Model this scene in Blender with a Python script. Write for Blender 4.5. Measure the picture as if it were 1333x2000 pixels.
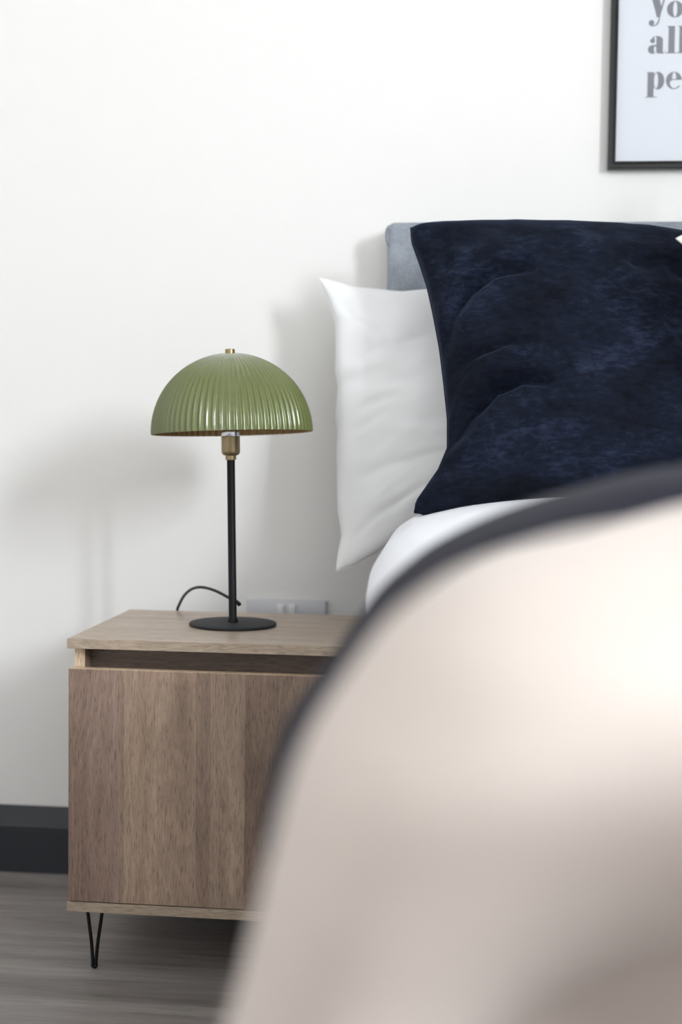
import bpy, bmesh, math, random
from mathutils import Vector, Matrix, noise

# ------------------------------------------------------------------ camera
scene = bpy.context.scene
for o in list(bpy.data.objects):
    bpy.data.objects.remove(o, do_unlink=True)
COL = scene.collection

PITCH, YAW, ROLL, CAM_H = 0.0562, 0.1081, 0.0122, 0.8224
WALL_Y = 2.5335
cam_data = bpy.data.cameras.new('camera')
cam_data.sensor_fit = 'HORIZONTAL'
cam_data.sensor_width = 24.0
cam_data.lens = 50.0
cam_data.clip_start = 0.02
cam_data.dof.use_dof = True
cam_data.dof.focus_distance = 2.16
cam_data.dof.aperture_fstop = 1.8
cam = bpy.data.objects.new('camera', cam_data)
COL.objects.link(cam)
fw = Vector((-math.sin(YAW) * math.cos(PITCH), math.cos(YAW) * math.cos(PITCH), -math.sin(PITCH)))
rt = Vector((math.cos(YAW), math.sin(YAW), 0))
up = rt.cross(fw)
R_ = rt * math.cos(ROLL) + up * math.sin(ROLL)
U_ = up * math.cos(ROLL) - rt * math.sin(ROLL)
m = Matrix((R_, U_, -fw)).transposed().to_4x4()
m.translation = Vector((0, 0, CAM_H))
cam.matrix_world = m
scene.camera = cam

# ------------------------------------------------------------------ world, light, exposure
XL, XR, YB, ZC = -1.55, 2.50, -2.3, 3.0            # room extents
WY0, WY1, WZ0, WZ1 = -1.02, -0.28, 1.60, 2.80        # window opening in the right wall
world = bpy.data.worlds.new('world')
scene.world = world
world.use_nodes = True
wb = world.node_tree.nodes['Background']
wb.inputs['Color'].default_value = (0.72, 0.84, 1.0, 1)
wb.inputs['Strength'].default_value = 1.0

ld = bpy.data.lights.new('window_daylight', 'AREA')
ld.shape = 'RECTANGLE'
ld.size = WY1 - WY0
ld.size_y = WZ1 - WZ0
ld.energy = 450
ld.color = (0.90, 0.945, 1.0)
lo = bpy.data.objects.new('window_daylight', ld)
COL.objects.link(lo)
lo.location = (XR + 0.10, (WY0 + WY1) / 2, (WZ0 + WZ1) / 2)
lo.rotation_euler = (math.radians(90), 0, math.radians(90))

scene.view_settings.view_transform = 'Standard'
scene.view_settings.look = 'None'
scene.view_settings.exposure = -0.68
scene.view_settings.gamma = 1.0
scene.view_settings.use_curve_mapping = False


# ------------------------------------------------------------------ helpers
def lin(r, g, b):
    def c(v):
        v /= 255.0
        return v / 12.92 if v <= 0.04045 else ((v + 0.055) / 1.055) ** 2.4
    return (c(r), c(g), c(b), 1.0)


class NT:
    def __init__(self, name):
        self.m = bpy.data.materials.new(name)
        self.m.use_nodes = True
        self.t = self.m.node_tree
        self.b = self.t.nodes['Principled BSDF']
        self.out = self.t.nodes['Material Output']

    def n(self, kind, **kw):
        nd = self.t.nodes.new(kind)
        for k, v in kw.items():
            if k.startswith('i_'):
                key = k[2:]
                key = int(key) if key.isdigit() else key.replace('_', ' ')
                nd.inputs[key].default_value = v
            else:
                setattr(nd, k, v)
        return nd

    def l(self, a, b):
        self.t.links.new(a, b)

    def coord(self, which='Object', scale=(1, 1, 1), rot=(0, 0, 0), loc=(0, 0, 0)):
        tc = self.n('ShaderNodeTexCoord')
        mp = self.n('ShaderNodeMapping')
        mp.inputs['Scale'].default_value = scale
        mp.inputs['Rotation'].default_value = rot
        mp.inputs['Location'].default_value = loc
        self.l(tc.outputs[which], mp.inputs['Vector'])
        return mp.outputs['Vector']

    def noise(self, vec, scale=5, detail=4, rough=0.5, dist=0.0):
        nd = self.n('ShaderNodeTexNoise')
        nd.inputs['Scale'].default_value = scale
        nd.inputs['Detail'].default_value = detail
        nd.inputs['Roughness'].default_value = rough
        nd.inputs['Distortion'].default_value = dist
        self.l(vec, nd.inputs['Vector'])
        return nd.outputs['Fac']

    def ramp(self, fac, stops, interp='LINEAR'):
        nd = self.n('ShaderNodeValToRGB')
        cr = nd.color_ramp
        cr.interpolation = interp
        while len(cr.elements) < len(stops):
            cr.elements.new(0.5)
        for e, (p, c) in zip(cr.elements, stops):
            e.position = p
            e.color = c if len(c) == 4 else (*c, 1)
        self.l(fac, nd.inputs['Fac'])
        return nd.outputs['Color']

    def mix(self, fac, a, b, mode='MIX'):
        nd = self.n('ShaderNodeMix', data_type='RGBA', blend_type=mode)
        for sock, v in ((0, fac), (6, a), (7, b)):
            if hasattr(v, 'is_linked') or hasattr(v, 'links'):
                self.l(v, nd.inputs[sock])
            else:
                nd.inputs[sock].default_value = v
        return nd.outputs[2]

    def bump(self, h, strength=0.2, dist=0.001):
        nd = self.n('ShaderNodeBump')
        nd.inputs['Strength'].default_value = strength
        nd.inputs['Distance'].default_value = dist
        self.l(h, nd.inputs['Height'])
        self.l(nd.outputs['Normal'], self.b.inputs['Normal'])

    def set(self, **kw):
        for k, v in kw.items():
            s = self.b.inputs[k.replace('_', ' ')]
            if hasattr(v, 'links'):
                self.l(v, s)
            else:
                s.default_value = v
        return self


def g(v):
    return (v, v, v, 1)


def simple(name, col, rough=0.5, metal=0.0, **kw):
    t = NT(name)
    t.set(Base_Color=col, Roughness=rough, Metallic=metal, **kw)
    return t.m


def tag(o, label=None, cat=None, group=None, kind=None):
    if label: o['label'] = label
    if cat: o['category'] = cat
    if group: o['group'] = group
    if kind: o['kind'] = kind
    return o


def empty(name, loc, rz=0.0):
    o = bpy.data.objects.new(name, None)
    o.empty_display_size = 0.05
    COL.objects.link(o)
    o.location = loc
    o.rotation_euler = (0, 0, rz)
    return o


def link(name, bm, mat, parent=None, smooth=False, auto=None):
    me = bpy.data.meshes.new(name)
    bmesh.ops.recalc_face_normals(bm, faces=bm.faces)
    bm.to_mesh(me)
    bm.free()
    me.materials.append(mat)
    if smooth or auto is not None:
        for p in me.polygons:
            p.use_smooth = True
        if auto is not None:
            me.set_sharp_from_angle(angle=math.radians(auto))
    o = bpy.data.objects.new(name, me)
    COL.objects.link(o)
    if parent:
        o.parent = parent
    return o


def box(bm, x0, x1, y0, y1, z0, z1, bev=0.0, seg=2):
    r = bmesh.ops.create_cube(bm, size=1.0)
    for v in r['verts']:
        v.co = Vector(((x0 + x1) / 2 + v.co.x * (x1 - x0), (y0 + y1) / 2 + v.co.y * (y1 - y0), (z0 + z1) / 2 + v.co.z * (z1 - z0)))
    if bev > 0:
        es = list({e for v in r['verts'] for e in v.link_edges})
        bmesh.ops.bevel(bm, geom=es, offset=bev, segments=seg, profile=0.5, affect='EDGES', clamp_overlap=True)
    return bm


def bbox(name, mat, parent, x0, x1, y0, y1, z0, z1, bev=0.001, seg=2, auto=40):
    return link(name, box(bmesh.new(), x0, x1, y0, y1, z0, z1, bev, seg), mat, parent, auto=auto)


def lathe(bm, prof, seg=48, cap0=True, cap1=True):
    rings = []
    for r, z in prof:
        rings.append([bm.verts.new((r * math.cos(2 * math.pi * k / seg), r * math.sin(2 * math.pi * k / seg), z)) for k in range(seg)])
    for a, b in zip(rings, rings[1:]):
        for k in range(seg):
            bm.faces.new((a[k], a[(k + 1) % seg], b[(k + 1) % seg], b[k]))
    if cap0: bm.faces.new(rings[0][::-1])
    if cap1: bm.faces.new(rings[-1])
    return bm


def spline(pts, n=12):
    """Catmull-Rom through pts."""
    pts = [Vector(p) for p in pts]
    P = [pts[0] * 2 - pts[1]] + pts + [pts[-1] * 2 - pts[-2]]
    out = []
    for i in range(1, len(P) - 2):
        for k in range(n):
            t = k / n
            a, b, c, d = P[i - 1], P[i], P[i + 1], P[i + 2]
            out.append(0.5 * ((2 * b) + (c - a) * t + (2 * a - 5 * b + 4 * c - d) * t * t + (3 * b - a - 3 * c + d) * t ** 3))
    out.append(pts[-1])
    return out


def tube(bm, pts, r, seg=12):
    pts = [Vector(p) for p in pts]
    rings = []
    prev = None
    for i, p in enumerate(pts):
        t = (pts[min(i + 1, len(pts) - 1)] - pts[max(i - 1, 0)]).normalized()
        ref = prev if prev else (Vector((0, 0, 1)) if abs(t.z) < 0.9 else Vector((1, 0, 0)))
        a = (ref - t * ref.dot(t)).normalized()
        prev = a
        b = t.cross(a)
        rings.append([bm.verts.new(p + (a * math.cos(2 * math.pi * k / seg) + b * math.sin(2 * math.pi * k / seg)) * r) for k in range(seg)])
    for a, b in zip(rings, rings[1:]):
        for k in range(seg):
            bm.faces.new((a[k], a[(k + 1) % seg], b[(k + 1) % seg], b[k]))
    bm.faces.new(rings[0][::-1])
    bm.faces.new(rings[-1])
    return bm


def fbm(x, y, z=0.0, oct=3):
    return noise.fractal(Vector((x, y, z)), 1.0, 2.0, oct)


def interp(xs, ys, x):
    if x <= xs[0]: return ys[0]
    for i in range(1, len(xs)):
        if x <= xs[i]:
            t = (x - xs[i - 1]) / (xs[i] - xs[i - 1])
            return ys[i - 1] + t * (ys[i] - ys[i - 1])
    return ys[-1]


# ------------------------------------------------------------------ materials
def mat_wall():
    t = NT('wall_paint')
    v = t.coord('Object')
    t.set(Base_Color=lin(236, 234, 231), Roughness=0.75)
    t.bump(t.noise(v, 260, 3, 0.6), 0.06, 0.0006)
    return t.m


def wood(name, base, dark, light, grain='Z', boards=None, rough=0.42):
    """Printed oak laminate: fine pores and soft bands stretched along the grain axis."""
    t = NT(name)
    ax = 'XYZ'.index(grain)

    def sc(a, b):
        s = [a, a, a]
        s[ax] = b
        return tuple(s)
    v1 = t.coord('Object', sc(1, 0.06))
    band = t.noise(v1, 22, 4, 0.55, 0.6)
    v2 = t.coord('Object', sc(1, 0.09))
    pores = t.noise(v2, 640, 3, 0.65, 0.3)
    v3 = t.coord('Object', sc(1, 0.16), loc=(3.1, 1.7, 0.4))
    wave = t.noise(v3, 9, 3, 0.5, 1.6)
    c = t.ramp(band, [(0.22, dark), (0.52, base), (0.80, light)])
    if boards:
        sep = t.n('ShaderNodeSeparateXYZ')
        t.l(t.coord('Object'), sep.inputs[0])
        mr = t.n('ShaderNodeMapRange')
        mr.inputs['From Min'].default_value = boards[0]
        mr.inputs['From Max'].default_value = boards[1]
        t.l(sep.outputs[0], mr.inputs['Value'])
        bc = t.ramp(mr.outputs[0], boards[2], 'CONSTANT')
        c = t.mix(1.0, c, bc, 'MULTIPLY')
    rings = t.n('ShaderNodeMath', operation='SINE')
    mul = t.n('ShaderNodeMath', operation='MULTIPLY')
    mul.inputs[1].default_value = 70
    t.l(wave, mul.inputs[0])
    t.l(mul.outputs[0], rings.inputs[0])
    rg = t.ramp(rings.outputs[0], [(0.0, g(0.86)), (0.6, g(1.0)), (1.0, g(1.04))])
    c = t.mix(0.75, c, rg, 'MULTIPLY')
    pr = t.ramp(pores, [(0.32, g(0.38)), (0.46, g(0.90)), (0.6, g(1.0)), (0.75, g(1.18))])
    c = t.mix(0.85, c, pr, 'MULTIPLY')
    t.set(Base_Color=c, Roughness=rough)
    t.bump(pores, 0.25, 0.0004)
    return t.m


def fabric(name, c0, c1, scale=900, bump=0.25, rough=0.9, sheen=0.2):
    t = NT(name)
    v = t.coord('Object')
    a = t.noise(t.coord('Object', (1, 1, 0.12)), scale, 2, 0.6)
    b = t.noise(t.coord('Object', (0.12, 1, 1)), scale, 2, 0.6)
    w = t.mix(0.5, a, b)
    big = t.noise(v, 30, 4, 0.65)
    f = t.mix(0.45, w, big)
    c = t.ramp(f, [(0.36, c0), (0.62, c1)])
    t.set(Base_Color=c, Roughness=rough, Sheen_Weight=sheen, Sheen_Roughness=0.4)
    t.bump(w, bump, 0.0008)
    return t.m


def cotton(name, col, bump=0.08):
    t = NT(name)
    v = t.coord('Object')
    t.set(Base_Color=col, Roughness=0.85, Sheen_Weight=0.1)
    t.bump(t.noise(v, 900, 2, 0.6), bump, 0.0005)
    return t.m


def velvet(name):
    t = NT(name)
    v = t.coord('Object', (1, 1, 1.5), rot=(0, 0.25, 0))
    big = t.noise(v, 7.5, 3, 0.6, 0.5)
    fine = t.noise(t.coord('Object', (0.45, 1, 1.3), rot=(0, 0.3, 0)), 120, 5, 0.75, 0.3)
    f = t.mix(0.5, big, fine)
    c = t.ramp(f, [(0.36, lin(10, 12, 18)), (0.52, lin(20, 25, 38)), (0.68, lin(42, 49, 68))])
    t.set(Base_Color=c, Roughness=0.95, Specular_IOR_Level=0.1, Sheen_Weight=0.25, Sheen_Roughness=0.35, Sheen_Tint=lin(120, 140, 180))
    t.bump(fine, 0.25, 0.002)
    return t.m


M_WALL = mat_wall()
M_CEIL = simple('ceiling_paint', lin(240, 240, 237), 0.85)
M_SKIRT = simple('charcoal_skirting_paint', lin(38, 41, 47), 0.45)
M_DOOR = wood('oak_laminate_upright', lin(158, 136, 119), lin(130, 110, 95), lin(176, 155, 136), 'Z',
              boards=(0.0, 0.40, [(0.0, (0.80, 0.74, 0.74)), (0.045, (0.86, 0.80, 0.82)), (0.215, (1.14, 1.10, 1.05)),
                                  (0.34, (1.04, 1.00, 0.97)), (0.455, (1.16, 1.12, 1.08)), (0.49, (0.90, 0.87, 0.85)), (0.545, (1.12, 1.10, 1.08)),
                                  (0.675, (0.74, 0.70, 0.68)), (0.80, (0.95, 0.92, 0.90))]))
M_TOP = wood('oak_laminate_lengthwise', lin(184, 165, 146), lin(165, 145, 126), lin(200, 183, 164), 'X', rough=0.38)
M_EDGE = wood('oak_laminate_edge', lin(176, 158, 138), lin(150, 132, 112), lin(194, 177, 157), 'X', rough=0.45)
M_PALE = wood('pale_oak_edge', lin(222, 196, 164), lin(206, 178, 146), lin(232, 208, 178), 'Z', rough=0.5)
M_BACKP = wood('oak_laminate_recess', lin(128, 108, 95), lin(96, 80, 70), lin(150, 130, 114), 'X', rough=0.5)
M_BLACK = simple('black_powder_coat', lin(10, 10, 12), 0.5, 0.0, Specular_IOR_Level=0.2)
M_LEG = simple('black_steel_rod', lin(10, 10, 11), 0.5, 0.0, Specular_IOR_Level=0.3)
M_BASE = simple('textured_black_metal', lin(38, 39, 41), 0.65, 0.0, Specular_IOR_Level=0.3)
M_BRASS = simple('brushed_antique_brass', lin(150, 134, 104), 0.36, 1.0)
M_SILVER = simple('polished_steel', lin(205, 205, 208), 0.18, 1.0)
M_GREEN = simple('olive_green_gloss_enamel', lin(99, 107, 60), 0.2, 0.0, Coat_Weight=0.5, Coat_Roughness=0.12)
M_LINING = simple('gold_brown_lining', lin(150, 120, 76), 0.4, 0.35)
M_CABLE = simple('black_cable', lin(14, 13, 13), 0.5, 0.0, Specular_IOR_Level=0.3)
M_BULB = simple('frosted_bulb', lin(235, 232, 224), 0.3)
M_PLATE = simple('brushed_grey_metal_plate', lin(205, 205, 208), 0.4, 0.15)
M_ROCKER = simple('white_switch_plastic', lin(232, 232, 230), 0.3)
M_SLOT = simple('black_slot', lin(18, 18, 18), 0.6)
M_HEAD = fabric('grey_linen_weave', lin(122, 128, 137), lin(162, 168, 176))
M_WHITE = cotton('white_cotton', lin(246, 246, 247))
M_DUVET = cotton('white_duvet_cotton', lin(240, 241, 246))
M_CREAM = cotton('cream_fleece', lin(205, 193, 185), 0.2)
M_CREAMC = cotton('cream_cushion_cotton', lin(236, 233, 226), 0.2)
M_VELVET = velvet('navy_velvet')
M_NAVY = simple('navy_throw_wool', lin(21, 21, 36), 0.95)
M_FRAME = simple('black_gloss_frame', lin(12, 12, 13), 0.22)
M_PAPER = simple('pale_print_paper', lin(212, 216, 223), 0.55)
M_INK = simple('grey_print_ink', lin(112, 113, 120), 0.6)
M_UPVC = simple('white_window_frame', lin(238, 238, 238), 0.35)
M_DIVAN = fabric('grey_divan_weave', lin(120, 125, 132), lin(150, 156, 163))


def glass_mat(name, spec):
    t = NT(name)
    tr = t.n('ShaderNodeBsdfTransparent')
    gl = t.n('ShaderNodeBsdfGlossy')
    gl.inputs['Roughness'].default_value = 0.02
    lw = t.n('ShaderNodeLayerWeight')
    lw.inputs['Blend'].default_value = 0.5
    pw = t.n('ShaderNodeMath', operation='POWER')
    pw.inputs[1].default_value = 5.0
    t.l(lw.outputs['Facing'], pw.inputs[0])
    fr = t.n('ShaderNodeMath', operation='MULTIPLY_ADD')
    fr.inputs[1].default_value = 1.0 - spec
    fr.inputs[2].default_value = spec
    t.l(pw.outputs[0], fr.inputs[0])
    mx = t.n('ShaderNodeMixShader')
    t.l(fr.outputs[0], mx.inputs[0])
    t.l(tr.outputs[0], mx.inputs[1])
    t.l(gl.outputs[0], mx.inputs[2])
    t.l(mx.outputs[0], t.out.inputs['Surface'])
    return t.m


M_GLASS = glass_mat('clear_glass', 0.025)


def mat_floor():
    t = NT('grey_oak_laminate_floor')
    oi = t.n('ShaderNodeObjectInfo')
    add = t.n('ShaderNodeVectorMath', operation='ADD')
    comb = t.n('ShaderNodeCombineXYZ')
    mul = t.n('ShaderNodeMath', operation='MULTIPLY')
    mul.inputs[1].default_value = 40
    t.l(oi.outputs['Random'], mul.inputs[0])
    t.l(mul.outputs[0], comb.inputs[2])
    t.l(mul.outputs[0], comb.inputs[0])
    t.l(t.coord('Object', (0.07, 1, 1)), add.inputs[0])
    t.l(comb.outputs[0], add.inputs[1])
    band = t.noise(add.outputs[0], 16, 5, 0.6, 0.8)
    fine = t.noise(add.outputs[0], 190, 3, 0.6, 0.2)
    c = t.ramp(band, [(0.3, lin(116, 109, 105)), (0.52, lin(144, 137, 133)), (0.72, lin(160, 154, 149))])
    c = t.mix(0.7, c, t.ramp(fine, [(0.3, g(0.66)), (0.5, g(1.0)), (0.8, g(1.1))]), 'MULTIPLY')
    tone = t.ramp(oi.outputs['Random'], [(0, g(0.90)), (1, g(1.06))])
    c = t.mix(1.0, c, tone, 'MULTIPLY')
    t.set(Base_Color=c, Roughness=0.45)
    t.bump(fine, 0.12, 0.0005)
    return t.m


M_FLOOR = mat_floor()

# ------------------------------------------------------------------ room shell
TH = 0.12
floor = bbox('floor', simple('floor_underlay', lin(70, 66, 62), 0.9), None, XL, XR, YB, WALL_Y, -0.06, -0.012, 0)
tag(floor, 'grey wood-look laminate floor under the bedside cabinet', kind='structure')
rnd = random.Random(4)
PW = 0.193
y = WALL_Y
row = 0
while y > YB + 0.01:
    y0 = max(YB, y - PW)
    x = XL - rnd.uniform(0.75, 1.2)
    while x < XR - 0.02:
        a, b = max(x, XL), min(x + 1.285, XR)
        if b - a > 0.03:
            bm = box(bmesh.new(), 0, b - a - 0.0003, 0, y - y0 - 0.0003, -0.012, 0.0, 0.0006, 1)
            p = link('plank', bm, M_FLOOR, floor)
            p.location = (a, y0, 0)
        x += 1.285
    y -= PW
    row += 1

tag(bbox('wall_back', M_WALL, None, XL - TH, XR + TH, WALL_Y, WALL_Y + TH, -0.06, ZC, 0), 'off-white painted wall behind the bed and lamp', kind='structure')
tag(bbox('wall_left', M_WALL, None, XL - TH, XL, YB - TH, WALL_Y, -0.06, ZC, 0), 'off-white painted wall beyond the bedside cabinet', kind='structure')
tag(bbox('wall_front', M_WALL, None, XL, XR, YB - TH, YB, -0.06, ZC, 0), 'off-white painted wall facing the headboard', kind='structure')
bm = bmesh.new()
box(bm, XR, XR + TH, YB - TH, WALL_Y, -0.06, WZ0)
box(bm, XR, XR + TH, YB - TH, WALL_Y, WZ1, ZC)
box(bm, XR, XR + TH, YB - TH, WY0, WZ0, WZ1)
box(bm, XR, XR + TH, WY1, WALL_Y, WZ0, WZ1)
tag(link('wall_right', bm, M_WALL), 'off-white painted wall with the window', kind='structure')
tag(bbox('ceiling', M_CEIL, None, XL - TH, XR + TH, YB - TH, WALL_Y + TH, ZC, ZC + 0.08, 0), 'white painted ceiling', kind='structure')

win = empty('window_1', (XR + 0.06, (WY0 + WY1) / 2, WZ0))
tag(win, 'white framed casement window in the right wall', kind='structure')
hw, hh = (WY1 - WY0) / 2, WZ1 - WZ0
bm = bmesh.new()
for a in ((-hw, hw, 0, 0.05), (-hw, hw, hh - 0.05, hh), (-hw, -hw + 0.05, 0.05, hh - 0.05), (hw - 0.05, hw, 0.05, hh - 0.05), (-0.03, 0.03, 0.05, hh - 0.05)):
    box(bm, -0.03, 0.03, a[0], a[1], a[2], a[3], 0.004)
link('window_frame', bm, M_UPVC, win)
for s in (-1, 1):
    a, b = sorted((s * 0.03, s * (hw - 0.05)))
    bbox('pane', M_GLASS, win, -0.003, 0.003, a, b, 0.05, hh - 0.05, 0)
bbox('window_sill', M_UPVC, win, -0.14, -0.03, -hw - 0.04, hw + 0.04, -0.03, -0.0, 0.005)


def skirting(name, p0, p1, inward):
    p0, p1, inward = Vector(p0), Vector(p1), Vector(inward)
    prof = [(0.0, 0.0), (0.018, 0.0), (0.018, 0.086), (0.0165, 0.089), (0.008, 0.114), (0.0065, 0.1195), (0.004, 0.122), (0.0, 0.122)]
    bm = bmesh.new()
    A = [bm.verts.new(p0 + inward * o + Vector((0, 0, z))) for o, z in prof]
    B = [bm.verts.new(p1 + inward * o + Vector((0, 0, z))) for o, z in prof]
    n = len(prof)
    for i in range(n):
        bm.faces.new((A[i], A[(i + 1) % n], B[(i + 1) % n], B[i]))
    bm.faces.new(A[::-1])
    bm.faces.new(B)
    o = link(name, bm, M_SKIRT)
    return tag(o, kind='structure')


tag(skirting('baseboard_back', (XL, WALL_Y, 0), (XR, WALL_Y, 0), (0, -1, 0)), 'charcoal painted skirting board with a bevelled top')
tag(skirting('baseboard_left', (XL, YB, 0), (XL, WALL_Y - 0.018, 0), (1, 0, 0)), 'charcoal painted skirting board on the left wall')
tag(skirting('baseboard_right', (XR, YB, 0), (XR, WALL_Y - 0.018, 0), (-1, 0, 0)), 'charcoal painted skirting board on the window wall')

# ------------------------------------------------------------------ bed (divan, mattress, headboard)
BXL, BXR = -0.175, 1.175
BXC = 0.5
FOOT = 0.66
bed = empty('bed', (BXC, 1.5, 0))
tag(bed, 'double bed with a grey fabric headboard against the wall', 'bed')


def at_bed(o):
    o.location = (-BXC, -1.5, 0)
    return o


at_bed(bbox('divan_base', M_DIVAN, bed, -0.10, 1.10, 1.00, 2.44, 0.06, 0.33, 0.012, 3))
at_bed(bbox('mattress', M_WHITE, bed, -0.11, 1.11, 0.98, 2.44, 0.33, 0.585, 0.05, 5))
for lx in (-0.04, 1.04):
    for ly in (1.04, 2.36):
        bm = lathe(bmesh.new(), [(0.02, 0), (0.025, 0.005), (0.025, 0.06)], 16)
        for v in bm.verts: v.co += Vector((lx, ly, 0))
        at_bed(link('foot', bm, M_BLACK, bed, auto=40))
bm = box(bmesh.new(), -0.193, 1.193, 2.458, 2.524, 0.30, 1.184, 0.013, 4)
at_bed(link('headboard', bm, M_HEAD, bed, auto=60))
# folded upholstery corners
for sx in (-1, 1):
    xx = 0.5 + sx * 0.688
    bm = tube(bmesh.new(), spline([(xx, 2.464, 1.176), (xx + sx * 0.004, 2.468, 1.168), (xx + sx * 0.0035, 2.468, 1.155), (xx, 2.466, 1.145)], 5), 0.005, 10)
    at_bed(link('corner_fold', bm, M_HEAD, bed, smooth=True))

# ------------------------------------------------------------------ bedding
PZ = [0.33, 0.45, 0.54, 0.611, 0.650, 0.692, 0.714, 0.736, 0.763, 0.783, 0.797, 0.81, 0.815, 0.817]
PX = [-0.165, -0.162, -0.156, -0.146, -0.124, -0.095, -0.072, -0.042, 0.011, 0.07, 0.128, 0.23, 0.36, 0.5]
FZ = [0.33, 0.44, 0.52, 0.585, 0.63, 0.668, 0.683, 0.696, 0.710, 0.720, 0.727, 0.733, 0.737, 0.738]
FX = [-0.145, -0.148, -0.156, -0.171, -0.169, -0.150, -0.134, -0.113, -0.068, -0.02, 0.03, 0.13, 0.3, 0.5]


def section(yy, shrink=0.0):
    t = min(1, max(0, (yy - 1.45) / 0.5))
    t = t * t * (3 - 2 * t)
    tz = min(1, max(0, (yy - 1.12) / 0.6))
    tz = tz * tz * (3 - 2 * tz)
    shrink *= (1 - t)
    pts = [Vector((PX[i] * (1 - t) + FX[i] * t + shrink, 0, PZ[i] * (1 - tz) + FZ[i] * tz - shrink * 0.9 * min(1, i / 5))) for i in range(len(PX))]
    half = spline(pts, 4)
    full = half + [Vector((2 * BXC - p.x, 0, p.z)) for p in half[-2::-1]]
    return full


def cover(name, mat, y0, y1, ny, shrink, amp=0.004, parent=None, thick=0.010, seed=0.0, hem=0, roll=0.0):
    bm = bmesh.new()
    rows = []
    for j in range(ny + 1):
        yy = y0 + (y1 - y0) * j / ny
        sec = section(yy, shrink + roll * max(0.0, 1 - (yy - y0) / 0.10) ** 2)[hem:]      # near edge rolls down onto the duvet
        if hem: sec = sec[:-hem]
        row_ = []
        for i, p in enumerate(sec):
            k = fbm(p.x * 5, yy * 4, p.z * 5 + seed) * amp
            cx = 1 if p.x < BXC else -1
            side = max(0, (0.70 - p.z) / 0.3)
            row_.append(bm.verts.new((p.x - cx * k * (0.6 + side) - cx * math.sin(yy * 22 + seed) * 0.003 * side, yy, p.z + k)))
        rows.append(row_)
    for a, b in zip(rows, rows[1:]):
        for i in range(len(a) - 1):
            bm.faces.new((a[i], a[i + 1], b[i + 1], b[i]))
    o = link(name, bm, mat, parent, smooth=True)
    md = o.modifiers.new('thickness', 'SOLIDIFY')
    md.thickness = thick
    md.offset = -1
    return o


duvet = cover('duvet', M_DUVET, 1.02, 2.16, 60, 0.022, 0.005, thick=0.03)
tag(duvet, 'white cotton duvet spread over the bed under the navy cushion', 'duvet')
runner = cover('bed_runner', M_NAVY, 0.865, 1.14, 28, 0.0, 0.002, thick=0.006, seed=4.0, hem=8, roll=0.045)
tag(runner, 'dark navy bed runner lying across the duvet behind the cream throw', 'bed runner')

# cream throw over the rounded foot of the bed: rings of a rounded box
TZ = [0.34, 0.42, 0.48, 0.53, 0.579, 0.616, 0.665, 0.702, 0.732, 0.756, 0.772, 0.780, 0.792, 0.799, 0.802]
TX = [-0.178, -0.160, -0.145, -0.131, -0.118, -0.109, -0.095, -0.073, -0.050, -0.015, 0.031, 0.083, 0.20, 0.34, 0.48]
TY = [0.66, 0.635, 0.615, 0.60, 0.583, 0.575, 0.572, 0.583, 0.602, 0.632, 0.675, 0.715, 0.77, 0.82, 0.87]
TR = [0.10, 0.11, 0.12, 0.13, 0.13, 0.13, 0.13, 0.13, 0.13, 0.12, 0.11, 0.10, 0.07, 0.05, 0.03]
YEND = 0.93
prof = spline([(TX[i], TY[i], TZ[i]) for i in range(len(TX))], 4)
rads = []
for i in range(len(TR) - 1):
    for k in range(4):
        rads.append(TR[i] + (TR[i + 1] - TR[i]) * k / 4)
rads.append(TR[-1])
bm = bmesh.new()
rings = []
for q, r in zip(prof, rads):
    x0, x1, yf = q.x, 2 * BXC - q.x, q.y
    r = min(r, (x1 - x0) / 2 * 0.9, (YEND - yf) * 0.8)
    path = []
    for k in range(9): path.append((x0, YEND + (yf + r - YEND) * k / 8))
    for k in range(1, 17):
        a = math.pi + (math.pi / 2) * k / 16
        path.append((x0 + r + r * math.cos(a), yf + r + r * math.sin(a)))
    for k in range(1, 30): path.append((x0 + r + (x1 - x0 - 2 * r) * k / 30, yf))
    for k in range(0, 17):
        a = 1.5 * math.pi + (math.pi / 2) * k / 16
        path.append((x1 - r + r * math.cos(a), yf + r + r * math.sin(a)))
    for k in range(1, 9): path.append((x1, yf + r + (YEND - yf - r) * k / 8))
    ring = []
    for (px, py) in path:
        k = fbm(px * 5, py * 5, q.z * 5) * 0.004
        inn = min(1.0, max(0.0, (min(px, 2 * BXC - px) + 0.12) / 0.26))      # foot face set back away from the corners, shaped to darken its lower part
        inn = inn * inn * (3 - 2 * inn)
        tuck = min(0.30, max(0.0, 0.725 - q.z) ** 1.8 * 4.2) * inn * max(0.0, min(1.0, (0.80 - py) / 0.1))
        xs = min(px, 2 * BXC - px)
        sg = min(1.0, max(0.0, (py - 0.70) / 0.2))
        sag = 0.018 * sg * sg * (3 - 2 * sg) * min(1.0, max(0.0, (0.15 - xs) / 0.1)) * min(1.0, max(0.0, (q.z - 0.62) / 0.06))
        ring.append(bm.verts.new((px, py - k + tuck, q.z + k - sag)))
    rings.append(ring)
for a, b in zip(rings, rings[1:]):
    for i in range(len(a) - 1):
        bm.faces.new((a[i], a[i + 1], b[i + 1], b[i]))
a = rings[-1]
n = len(a)
for i in range(n // 2 - 1):
    try: bm.faces.new((a[i], a[i + 1], a[n - 2 - i], a[n - 1 - i]))
    except ValueError: pass
throw = link('throw_blanket', bm, M_CREAM, smooth=True)
md = throw.modifiers.new('thickness', 'SOLIDIFY')
md.thickness = 0.010
md.offset = -1
tag(throw, 'plain cream throw draped over the rounded foot of the bed in the foreground', 'throw')


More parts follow.
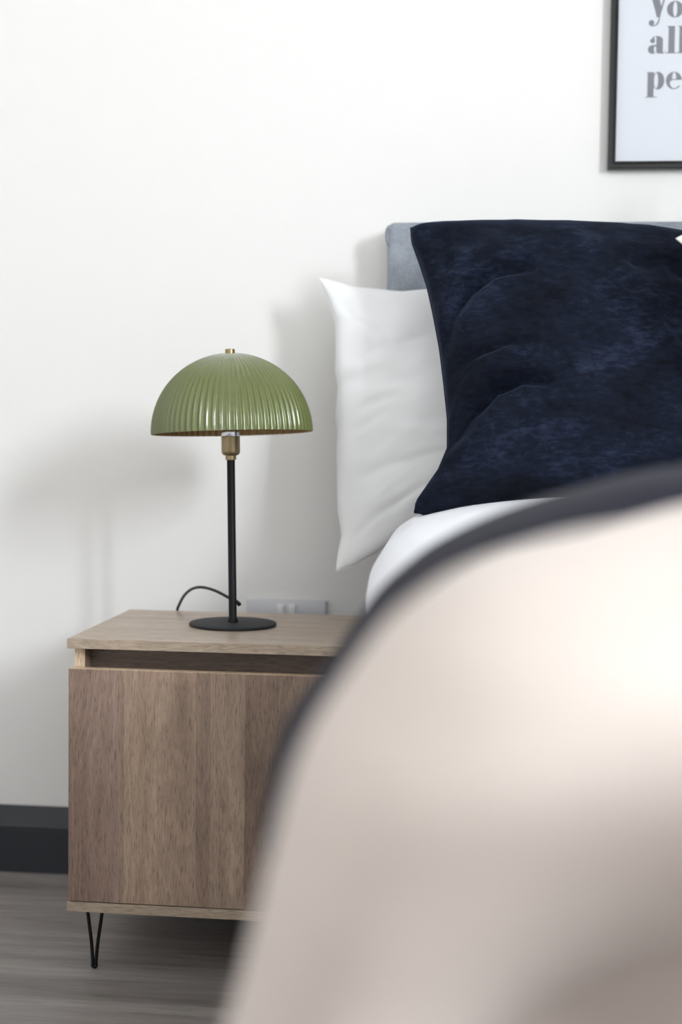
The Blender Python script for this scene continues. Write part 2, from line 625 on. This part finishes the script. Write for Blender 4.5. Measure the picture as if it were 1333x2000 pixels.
# ------------------------------------------------------------------ pillows and cushions
def pillow(name, mat, TL, TR_, BL, BR, thick, insets, creases=(), wr=0.004, seed=0.0, res=84, seam=None, power=0.42, cround=0.0):
    """Stuffed cushion between four corners. insets: functions of 0..1 for left,right (by v) and bottom,top (by u), metres."""
    TL, TR_, BL, BR = map(Vector, (TL, TR_, BL, BR))
    fl, frr, fb, ft = insets
    nrm = ((TR_ - BL).cross(TL - BR)).normalized()
    if nrm.y > 0: nrm = -nrm
    cen = (TL + TR_ + BL + BR) / 4

    def base(u, v):
        p = (BL * (1 - u) + BR * u) * (1 - v) + (TL * (1 - u) + TR_ * u) * v
        ex = ((BR - BL) * (1 - v) + (TR_ - TL) * v).normalized()
        ey = ((TL - BL) * (1 - u) + (TR_ - BR) * u).normalized()
        k = cround * math.exp(-((min(u, 1 - u) + min(v, 1 - v)) / 0.035) ** 2)
        p = p + (cen - p).normalized() * k
        return p + ex * (fl(v) * (1 - u) ** 2 - frr(v) * u ** 2) + ey * (fb(u) * (1 - v) ** 2 - ft(u) * v ** 2)

    def height(u, v, side):
        a = max(0.0, 4 * u * (1 - u)); b = max(0.0, 4 * v * (1 - v))
        h = thick * 0.5 * (a * b) ** power
        edge = min(1.0, 6 * min(u, 1 - u, v, 1 - v))
        puck = (1 - min(1, 3.2 * min(u, 1 - u))) * math.sin(v * 46 + 5 * fbm(u * 3, v * 3, seed) + seed) + (1 - min(1, 3.2 * min(v, 1 - v))) * math.sin(u * 40 + 4 * fbm(u * 3, v * 3, seed + 3))
        h += edge * (wr * fbm(u * 5 + seed, v * 5, side * 7.0, 4) * 1.4 + 0.45 * wr * puck)
        if side > 0:
            P = Vector((u, v))
            for (line, w, d) in creases:
                best, bt = 9.0, 0.0
                for q in range(len(line) - 1):
                    A = Vector(line[q]); B = Vector(line[q + 1])
                    t = max(0, min(1, (P - A).dot(B - A) / (B - A).length_squared))
                    dist = (P - (A + (B - A) * t)).length
                    if dist < best: best, bt = dist, (q + t) / (len(line) - 1)
                if best < 3 * w:
                    ww = w * (1 - 0.45 * bt)
                    h -= d * math.exp(-(best / ww) ** 2) * edge * (1 - bt) ** 0.7
        return max(h, 0.0)
    bm = bmesh.new()
    N = res
    warp = lambda k: 0.5 - 0.5 * math.cos(math.pi * k / N) if True else k / N
    sheets = []
    for side in (1, -1):
        gr = []
        for j in range(N + 1):
            v = 0.35 * j / N + 0.65 * warp(j)
            rowv = []
            for i in range(N + 1):
                u = 0.35 * i / N + 0.65 * warp(i)
                if side < 0 and (i in (0, N) or j in (0, N)):
                    rowv.append(sheets[0][j][i])
                else:
                    rowv.append(bm.verts.new(base(u, v) - cen + nrm * height(u, v, side) * side))
            gr.append(rowv)
        sheets.append(gr)
        for j in range(N):
            for i in range(N):
                f = (gr[j][i], gr[j][i + 1], gr[j + 1][i + 1], gr[j + 1][i])
                bm.faces.new(f if side > 0 else f[::-1])
    o = link(name, bm, mat, smooth=True)
    o.location = cen
    if seam:
        s = sheets
        pts = []
        ks = [k / 60 for k in range(60)]
        for u in ks: pts.append(base(u, 0))
        for v in ks: pts.append(base(1, v))
        for u in ks: pts.append(base(1 - u, 1))
        for v in ks: pts.append(base(0, 1 - v))
        pts.append(pts[0])
        so = link('seam', tube(bmesh.new(), [p - cen for p in pts], seam[1], 8), seam[0], o, smooth=True)
    return o


sm = lambda k: (lambda t: k * 4 * t * (1 - t))
white_pillow = pillow('pillow', M_WHITE, (-0.307, 2.425, 1.084), (0.47, 2.41, 1.080), (-0.261, 2.345, 0.591), (0.49, 2.30, 0.64), 0.15,
                      (lambda v: interp([0, .06, .12, .2, .3, .4, .47, .52, .58, .62, .68, .76, .84, .92, 1], [0, .006, .014, .010, .012, .014, .018, .016, .020, .023, .020, .024, .026, .016, 0], v), sm(0.03),
                       lambda u: interp([0, .04, .09, .16, .2, .28, .4, .7, 1], [0, .008, .027, .056, .072, .088, .09, .06, 0], u),
                       lambda u: interp([0, .08, .18, .3, .6, 1], [0, .016, .024, .016, .012, 0], u)),
                      creases=[([(0.02, 0.69), (0.12, 0.76), (0.36, 0.85)], 0.007, 0.004), ([(0.0, 0.62), (0.05, 0.64), (0.10, 0.67)], 0.014, 0.008), ([(0.0, 0.50), (0.08, 0.54), (0.16, 0.57)], 0.016, 0.009), ([(0.0, 0.44), (0.06, 0.46), (0.15, 0.52)], 0.014, 0.009),
                               ([(0.0, 0.08), (0.08, 0.13), (0.24, 0.17)], 0.024, 0.010), ([(0.01, 0.95), (0.05, 0.86), (0.12, 0.80)], 0.016, 0.008), ([(0.0, 0.28), (0.12, 0.30), (0.3, 0.29)], 0.02, 0.004)],
                      wr=0.0055, seed=1.3, res=96, seam=(M_WHITE, 0.0015))
tag(white_pillow, 'white cotton pillow propped on the grey headboard behind the navy cushion', 'pillow')

navy = pillow('cushion', M_VELVET, (-0.148, 2.315, 1.156), (0.359, 2.31, 1.133), (-0.1235, 2.11, 0.700), (0.384, 2.095, 0.692), 0.19,
              (lambda v: interp([0, .04, .08, .14, .22, .32, .43, .56, .68, .78, .86, .93, 1], [0, .006, .020, .040, .056, .057, .053, .047, .038, .029, .018, .007, 0], v), sm(0.04),
               lambda u: interp([0, .1, .25, .6, 1], [0, .004, .012, .02, 0], u), lambda u: interp([0, .2, .5, .75, .9, 1], [0, -.004, -.008, -.008, 0, 0], u)),
              creases=[([(0.0, 0.20), (0.08, 0.29), (0.18, 0.365), (0.28, 0.385), (0.40, 0.35)], 0.038, 0.085), ([(0.0, 0.52), (0.06, 0.62), (0.14, 0.715), (0.24, 0.755), (0.40, 0.765)], 0.034, 0.065),
                       ([(0.0, 0.40), (0.10, 0.46), (0.24, 0.50), (0.36, 0.495)], 0.024, 0.035), ([(0.0, 0.33), (0.06, 0.40), (0.14, 0.44)], 0.020, 0.028), ([(0.0, 0.70), (0.06, 0.78), (0.10, 0.90), (0.18, 0.95)], 0.028, 0.03),
                       ([(1.0, 0.78), (0.80, 0.82), (0.62, 0.80)], 0.05, 0.035), ([(0.03, 0.12), (0.12, 0.13), (0.22, 0.09)], 0.035, 0.016), ([(0.45, 1.0), (0.42, 0.88), (0.50, 0.78)], 0.05, 0.008)],
              wr=0.009, seed=5.1, res=130, seam=(M_VELVET, 0.0012), power=0.36, cround=0.006)
tag(navy, 'large dark navy velvet cushion standing against the white pillow', 'cushion')

cream_c = pillow('cushion', M_CREAMC, (0.247, 2.045, 1.098), (0.56, 2.10, 1.33), (0.49, 1.90, 0.77), (0.80, 1.95, 1.0), 0.13,
                 (sm(0.035), sm(0.035), sm(0.035), sm(0.035)), wr=0.003, seed=9.0, res=48, seam=(M_CREAMC, 0.003))
tag(cream_c, 'cream cushion whose pale corner overlaps the navy cushion at the photo edge', 'cushion')

# ------------------------------------------------------------------ bedside cabinet
NS = empty('bedside_cabinet', (-0.6309, 2.0483, 0), -0.0065)
tag(NS, 'oak-effect bedside cabinet on black hairpin legs below the lamp', 'cabinet')
W, DEP, ZT, ZB = 0.425, 0.357, 0.510, 0.0967
top = bbox('top', M_TOP, NS, 0.0, W, 0.0012, DEP, ZT - 0.0145, ZT, 0.0004, 1)
bbox('edge_band', M_EDGE, top, 0.0, W, 0.0, 0.0012, ZT - 0.0145, ZT - 0.0003, 0.0003, 1)
base_ = bbox('base', M_TOP, NS, 0.0, W, 0.0012, DEP, ZB, ZB + 0.0145, 0.0004, 1)
bbox('edge_band', M_EDGE, base_, 0.0, W, 0.0, 0.0012, ZB, ZB + 0.0145, 0.0003, 1)
for xs in (0.006, W - 0.0215):
    sp = bbox('side_panel', M_DOOR, NS, xs, xs + 0.0155, 0.0212, DEP - 0.004, ZB + 0.0145, ZT - 0.0145, 0.0003, 1)
    bbox('edge_band', M_PALE, sp, xs, xs + 0.0155, 0.0200, 0.0212, ZB + 0.0145, ZT - 0.0145, 0.0002, 1)
bbox('back_panel', M_BACKP, NS, 0.0215, W - 0.0215, DEP - 0.008, DEP - 0.004, ZB + 0.0145, ZT - 0.0145, 0)
bbox('recess_rail', M_BACKP, NS, 0.0215, W - 0.0215, 0.050, 0.064, 0.40, ZT - 0.0145, 0.0003, 1)
dz0, dz1 = ZB + 0.0160, 0.4655
door = bbox('door', M_DOOR, NS, 0.002, W - 0.002, 0.0012, 0.0165, dz0, dz1 - 0.0008, 0.0003, 1)
bbox('edge_band', M_PALE, door, 0.002, W - 0.002, 0.0012, 0.0165, dz1 - 0.0008, dz1, 0.0001, 1)
for (lx, ly, sx, sy) in ((0.035, 0.028, 1, 1), (W - 0.035, 0.028, -1, 1), (0.035, DEP - 0.035, 1, -1), (W - 0.035, DEP - 0.035, -1, -1)):
    r = 0.0027
    a = Vector((lx - 0.0125, ly + sy * 0.002, ZB))
    b = Vector((lx + 0.0125, ly + sy * 0.002, ZB))
    c = Vector((lx, ly, r))
    pts = [a, a.lerp(c, 0.3), a.lerp(c, 0.6), c + (a - c) * 0.09 + Vector((-0.0014, 0, 0)), c + Vector((-0.0028, 0, 0.0022)), c + Vector((0, 0, 0.0002)),
           c + Vector((0.0028, 0, 0.0022)), c + (b - c) * 0.09 + Vector((0.0014, 0, 0)), b.lerp(c, 0.6), b.lerp(c, 0.3), b]
    lg = link('leg', tube(bmesh.new(), spline(pts, 4), r, 10), M_LEG, NS, smooth=True)
    bbox('mounting_plate', M_LEG, lg, lx - 0.02, lx + 0.02, ly - 0.012, ly + 0.014, ZB - 0.0015, ZB, 0.0003, 1)

# ------------------------------------------------------------------ table lamp
LX, LY = -0.4158, 2.2397
lamp = empty('table_lamp', (LX, LY, ZT))
tag(lamp, 'table lamp with a ribbed olive-green dome shade and thin black stem', 'lamp')
link('base', lathe(bmesh.new(), [(0.068, 0), (0.0695, 0.0008), (0.07, 0.002), (0.07, 0.0038), (0.0693, 0.0048), (0.068, 0.0052), (0.012, 0.0056)], 72), M_BASE, lamp, auto=40)
lean = Matrix.Rotation(math.radians(-1.15), 4, 'Y')
bm = lathe(bmesh.new(), [(0.0083, 0.004), (0.0083, 0.0085), (0.0070, 0.012), (0.0064, 0.013), (0.0064, 0.268)], 28)
bm.transform(lean)
link('stem', bm, M_BLACK, lamp, auto=40)
bm = lathe(bmesh.new(), [(0.0085, 0.266), (0.0088, 0.270), (0.0088, 0.2725), (0.0115, 0.2735), (0.0138, 0.2755), (0.0148, 0.279), (0.0148, 0.303), (0.0143, 0.3035)], 40)
bm.transform(lean)
hold = link('bulb_holder', bm, M_BRASS, lamp, auto=40)
bm = lathe(bmesh.new(), [(0.0143, 0.3035), (0.0146, 0.304), (0.0146, 0.316), (0.0135, 0.318)], 40)
bm.transform(lean)
link('collar', bm, M_SILVER, hold, auto=40)
bm = lathe(bmesh.new(), [(0.012, 0.318), (0.013, 0.326), (0.020, 0.342), (0.0225, 0.356), (0.020, 0.370), (0.012, 0.380), (0.003, 0.383)], 32)
bm.transform(lean)
link('bulb', bm, M_BULB, lamp, smooth=True)
tilt = Matrix.Translation((-0.0035, 0, 0.3085)) @ Matrix.Rotation(math.radians(-2.4), 4, 'Y') @ Matrix.Rotation(math.radians(-1.9), 4, 'X')
RS, HS, NR = 0.1275, 0.1275, 74


def dome(off, amp, seg_per=10, nr=44):
    bm = bmesh.new()
    seg = NR * seg_per
    rings = []
    for j in range(nr + 1):
        th = (math.pi / 2) * j / nr
        a0 = amp * min(1, math.cos(th) * 1.25) * (1.0 if j else 0.8)
        ring = []
        for k in range(seg):
            ph = 2 * math.pi * k / seg
            w = abs(math.sin(NR * ph / 2))          # rounded valleys, crisp ridges
            rr = (RS - off) * math.cos(th) + a0 * (0.55 - w) 
            if j == nr: rr = 0.002
            ring.append(bm.verts.new((max(rr, 0.002) * math.cos(ph), max(rr, 0.002) * math.sin(ph), (HS - off) * math.sin(th))))
        rings.append(ring)
    for a, b in zip(rings, rings[1:]):
        for k in range(seg):
            bm.faces.new((a[k], a[(k + 1) % seg], b[(k + 1) % seg], b[k]))
    bm.transform(tilt)
    return bm


shade = link('shade', dome(0.0, 0.0030), M_GREEN, lamp, smooth=True)
link('lining', dome(0.0012, 0.0030, 6, 20), M_LINING, shade, smooth=True)
bm = lathe(bmesh.new(), [(0.0078, HS - 0.002), (0.0078, HS + 0.0055), (0.0072, HS + 0.0062), (0.002, HS + 0.0064)], 32)
bm.transform(tilt)
link('finial', bm, M_BRASS, lamp, auto=40)
bm = tube(bmesh.new(), [Vector((0, 0, 0.382)), Vector((-0.003, 0, 0.40)), Vector((-0.0075, 0, 0.434))], 0.003, 10)
link('shade_rod', bm, M_BRASS, lamp, smooth=True)
# cable: leaves the stem low at the back, arches and drops behind the cabinet
cab = [(0.0080, 0.0085, 0.0325), (0.0040, 0.0125, 0.0350), (-0.011, 0.0253, 0.041), (-0.0408, 0.0553, 0.0491), (-0.0689, 0.0853, 0.0507), (-0.0915, 0.1153, 0.0443), (-0.1113, 0.1453, 0.030),
       (-0.1257, 0.1690, 0.0108), (-0.1316, 0.1770, -0.004), (-0.1335, 0.1830, -0.04), (-0.130, 0.187, -0.2), (-0.11, 0.19, -0.38)]
link('cable', tube(bmesh.new(), spline(cab, 8), 0.0024, 10), M_CABLE, lamp, smooth=True)
bm = tube(bmesh.new(), [(0.0035, 0.004, 0.0385), (0.0075, 0.008, 0.035), (0.0095, 0.009, 0.0315)], 0.0032, 10)
link('cable_grommet', bm, M_CABLE, lamp, smooth=True)

# ------------------------------------------------------------------ double wall socket
so = empty('wall_socket', (-0.371, WALL_Y, 0.4775))
tag(so, 'grey double wall socket with white switches behind the bedside cabinet', 'socket')
bbox('plate', M_PLATE, so, -0.073, 0.073, -0.009, 0.0, -0.043, 0.043, 0.003, 3)
for s in (-1, 1):
    bbox('switch', M_ROCKER, so, s * 0.0105 - 0.0058, s * 0.0105 + 0.0058, -0.0135, -0.0085, 0.014, 0.034, 0.001, 2)
    for (px, pz, w, h) in ((0.040, 0.004, 0.0045, 0.0085), (0.029, -0.017, 0.007, 0.0045), (0.051, -0.017, 0.007, 0.0045)):
        bbox('pin_slot', M_SLOT, so, s * px - w / 2, s * px + w / 2, -0.0094, -0.0085, pz - h / 2, pz + h / 2, 0)

# ------------------------------------------------------------------ framed print
PX0, PX1, PZ0, PZ1 = 0.1825, 0.6925, 1.2815, 1.9915
pf = empty('framed_print', (PX0, WALL_Y, PZ0))
tag(pf, 'black-framed typographic print hanging above the headboard', 'picture')
PWD, PHT = PX1 - PX0, PZ1 - PZ0
FP = [(0.0, 0.0), (0.0, -0.0175), (0.0015, -0.0195), (0.0045, -0.0195), (0.0055, -0.0175), (0.0075, -0.0175), (0.0085, -0.0185), (0.0125, -0.016), (0.0135, -0.012), (0.0135, 0.0)]
cor = [(0, 0, 1, 1), (PWD, 0, -1, 1), (PWD, PHT, -1, -1), (0, PHT, 1, -1)]
for k in range(4):
    A, B = cor[k], cor[(k + 1) % 4]
    bm = bmesh.new()
    va = [bm.verts.new((A[0] + A[2] * i, d, A[1] + A[3] * i)) for i, d in FP]
    vb = [bm.verts.new((B[0] + B[2] * i, d, B[1] + B[3] * i)) for i, d in FP]
    n = len(FP)
    for i in range(n):
        bm.faces.new((va[i], va[(i + 1) % n], vb[(i + 1) % n], vb[i]))
    bm.faces.new(va[::-1]); bm.faces.new(vb)
    link('frame_rail', bm, M_FRAME, pf)
paper = bbox('print', M_PAPER, pf, 0.0125, PWD - 0.0125, -0.009, -0.004, 0.0125, PHT - 0.0125, 0)
bbox('glazing', M_GLASS, pf, 0.0125, PWD - 0.0125, -0.0125, -0.0105, 0.0125, PHT - 0.0125, 0)


def arc(cx, cy, rx, ry, a0, a1, n=14):
    return [(cx + rx * math.cos(math.radians(a0 + (a1 - a0) * k / n)), cy + ry * math.sin(math.radians(a0 + (a1 - a0) * k / n))) for k in range(n + 1)]


# high-contrast bold serif letters, outlines in drawing units (x right, y down), one unit = 0.00018 m of the print
GL = {}
GL['l'] = ((950, 568), [[(962, 272), (1048, 272), (1048, 556), (1066, 560), (1066, 568), (948, 568), (948, 560), (976, 556), (976, 284), (962, 282)]])
GL['o'] = [arc(1045, 92, 95, 90, 0, 360, 40), arc(1045, 92, 24, 82, 0, 360, 30)]
GL['p'] = [[(738, 768), (820, 768), (820, 796)] + arc(868, 862, 72, 96, -130, 130, 30) + [(820, 930), (820, 1034), (862, 1038), (862, 1044), (722, 1044), (722, 1038), (748, 1034), (748, 778), (738, 776)],
           arc(846, 862, 24, 84, 0, 360, 30)]
GL['e'] = [arc(1050, 862, 92, 95, -4, -360 + 42, 44)[::1] + [(1112, 918)] + arc(1056, 880, 52, 66, 38, 180, 14) + [(1028, 856), (1142, 852)],
           arc(1052, 846, 24, 74, 180, 360, 20) + [(1076, 846)]]
GL['a'] = [arc(800, 430, 34, 26, 60, 290, 14) + arc(845, 420, 68, 42, -150, -4, 18) + [(914, 430), (914, 538)] + arc(926, 540, 12, 18, 180, 20, 8)[0:] + [(942, 522), (945, 540)] +
           arc(905, 540, 40, 30, 10, 110, 8) + arc(866, 540, 28, 28, 90, 170, 5) + [(838, 530)] + arc(796, 528, 52, 42, 40, 180, 12) + arc(796, 520, 52, 44, 180, 268, 8) + [(838, 474), (838, 400)] +
           arc(826, 396, 12, 12, 0, -110, 6) + [(812, 392)] + arc(792, 425, 30, 30, -40, 40, 6)[3:],
           arc(826, 524, 14, 36, 0, 360, 20)]
GL['y'] = [[(740, -150), (850, -150), (850, -142), (836, -138), (884, 60), (925, -70), (950, -136), (930, -142), (930, -150), (985, -150), (985, -142), (960, -136), (880, 150)] +
           arc(805, 208, 62, 64, -10, 90, 10)[2:] + arc(785, 236, 40, 36, 90, 180, 8) + arc(778, 236, 32, 32, 180, 360, 14) + arc(800, 240, 28, 22, 60, 90, 3)[::-1] + [(826, 255), (848, 225), (862, 178), (838, 178)]]


def glyph(name, polys, dx=0.0):
    cu = bpy.data.curves.new(name, 'CURVE')
    cu.dimensions = '2D'
    cu.fill_mode = 'BOTH'
    cu.extrude = 0.0001
    for poly in polys:
        s = cu.splines.new('POLY')
        s.points.add(len(poly) - 1)
        for pt, (gx, gy) in zip(s.points, poly):
            X = 0.0645 + (gx + dx - 745) * 1.475e-4
            Z = (1.4775 - PZ0) - (gy - 568) * 1.561e-4
            pt.co = (X, Z, 0, 1)
        s.use_cyclic_u = True
    tmp = bpy.data.objects.new(name, cu)
    COL.objects.link(tmp)
    me = bpy.data.meshes.new_from_object(tmp)
    bpy.data.objects.remove(tmp, do_unlink=True)
    me.transform(Matrix.Rotation(math.pi / 2, 4, 'X'))
    me.materials.clear()
    me.materials.append(M_INK)
    o = bpy.data.objects.new('letter', me)
    COL.objects.link(o)
    o.parent = paper
    o.location = (0, -0.0092, 0)
    return o


for nm, dx in (('y', 0), ('o', 0), ('a', 0), ('p', 0), ('e', 0)):
    glyph(nm, GL[nm], dx)
glyph('l', GL['l'][1], 0)
glyph('l', GL['l'][1], 124)
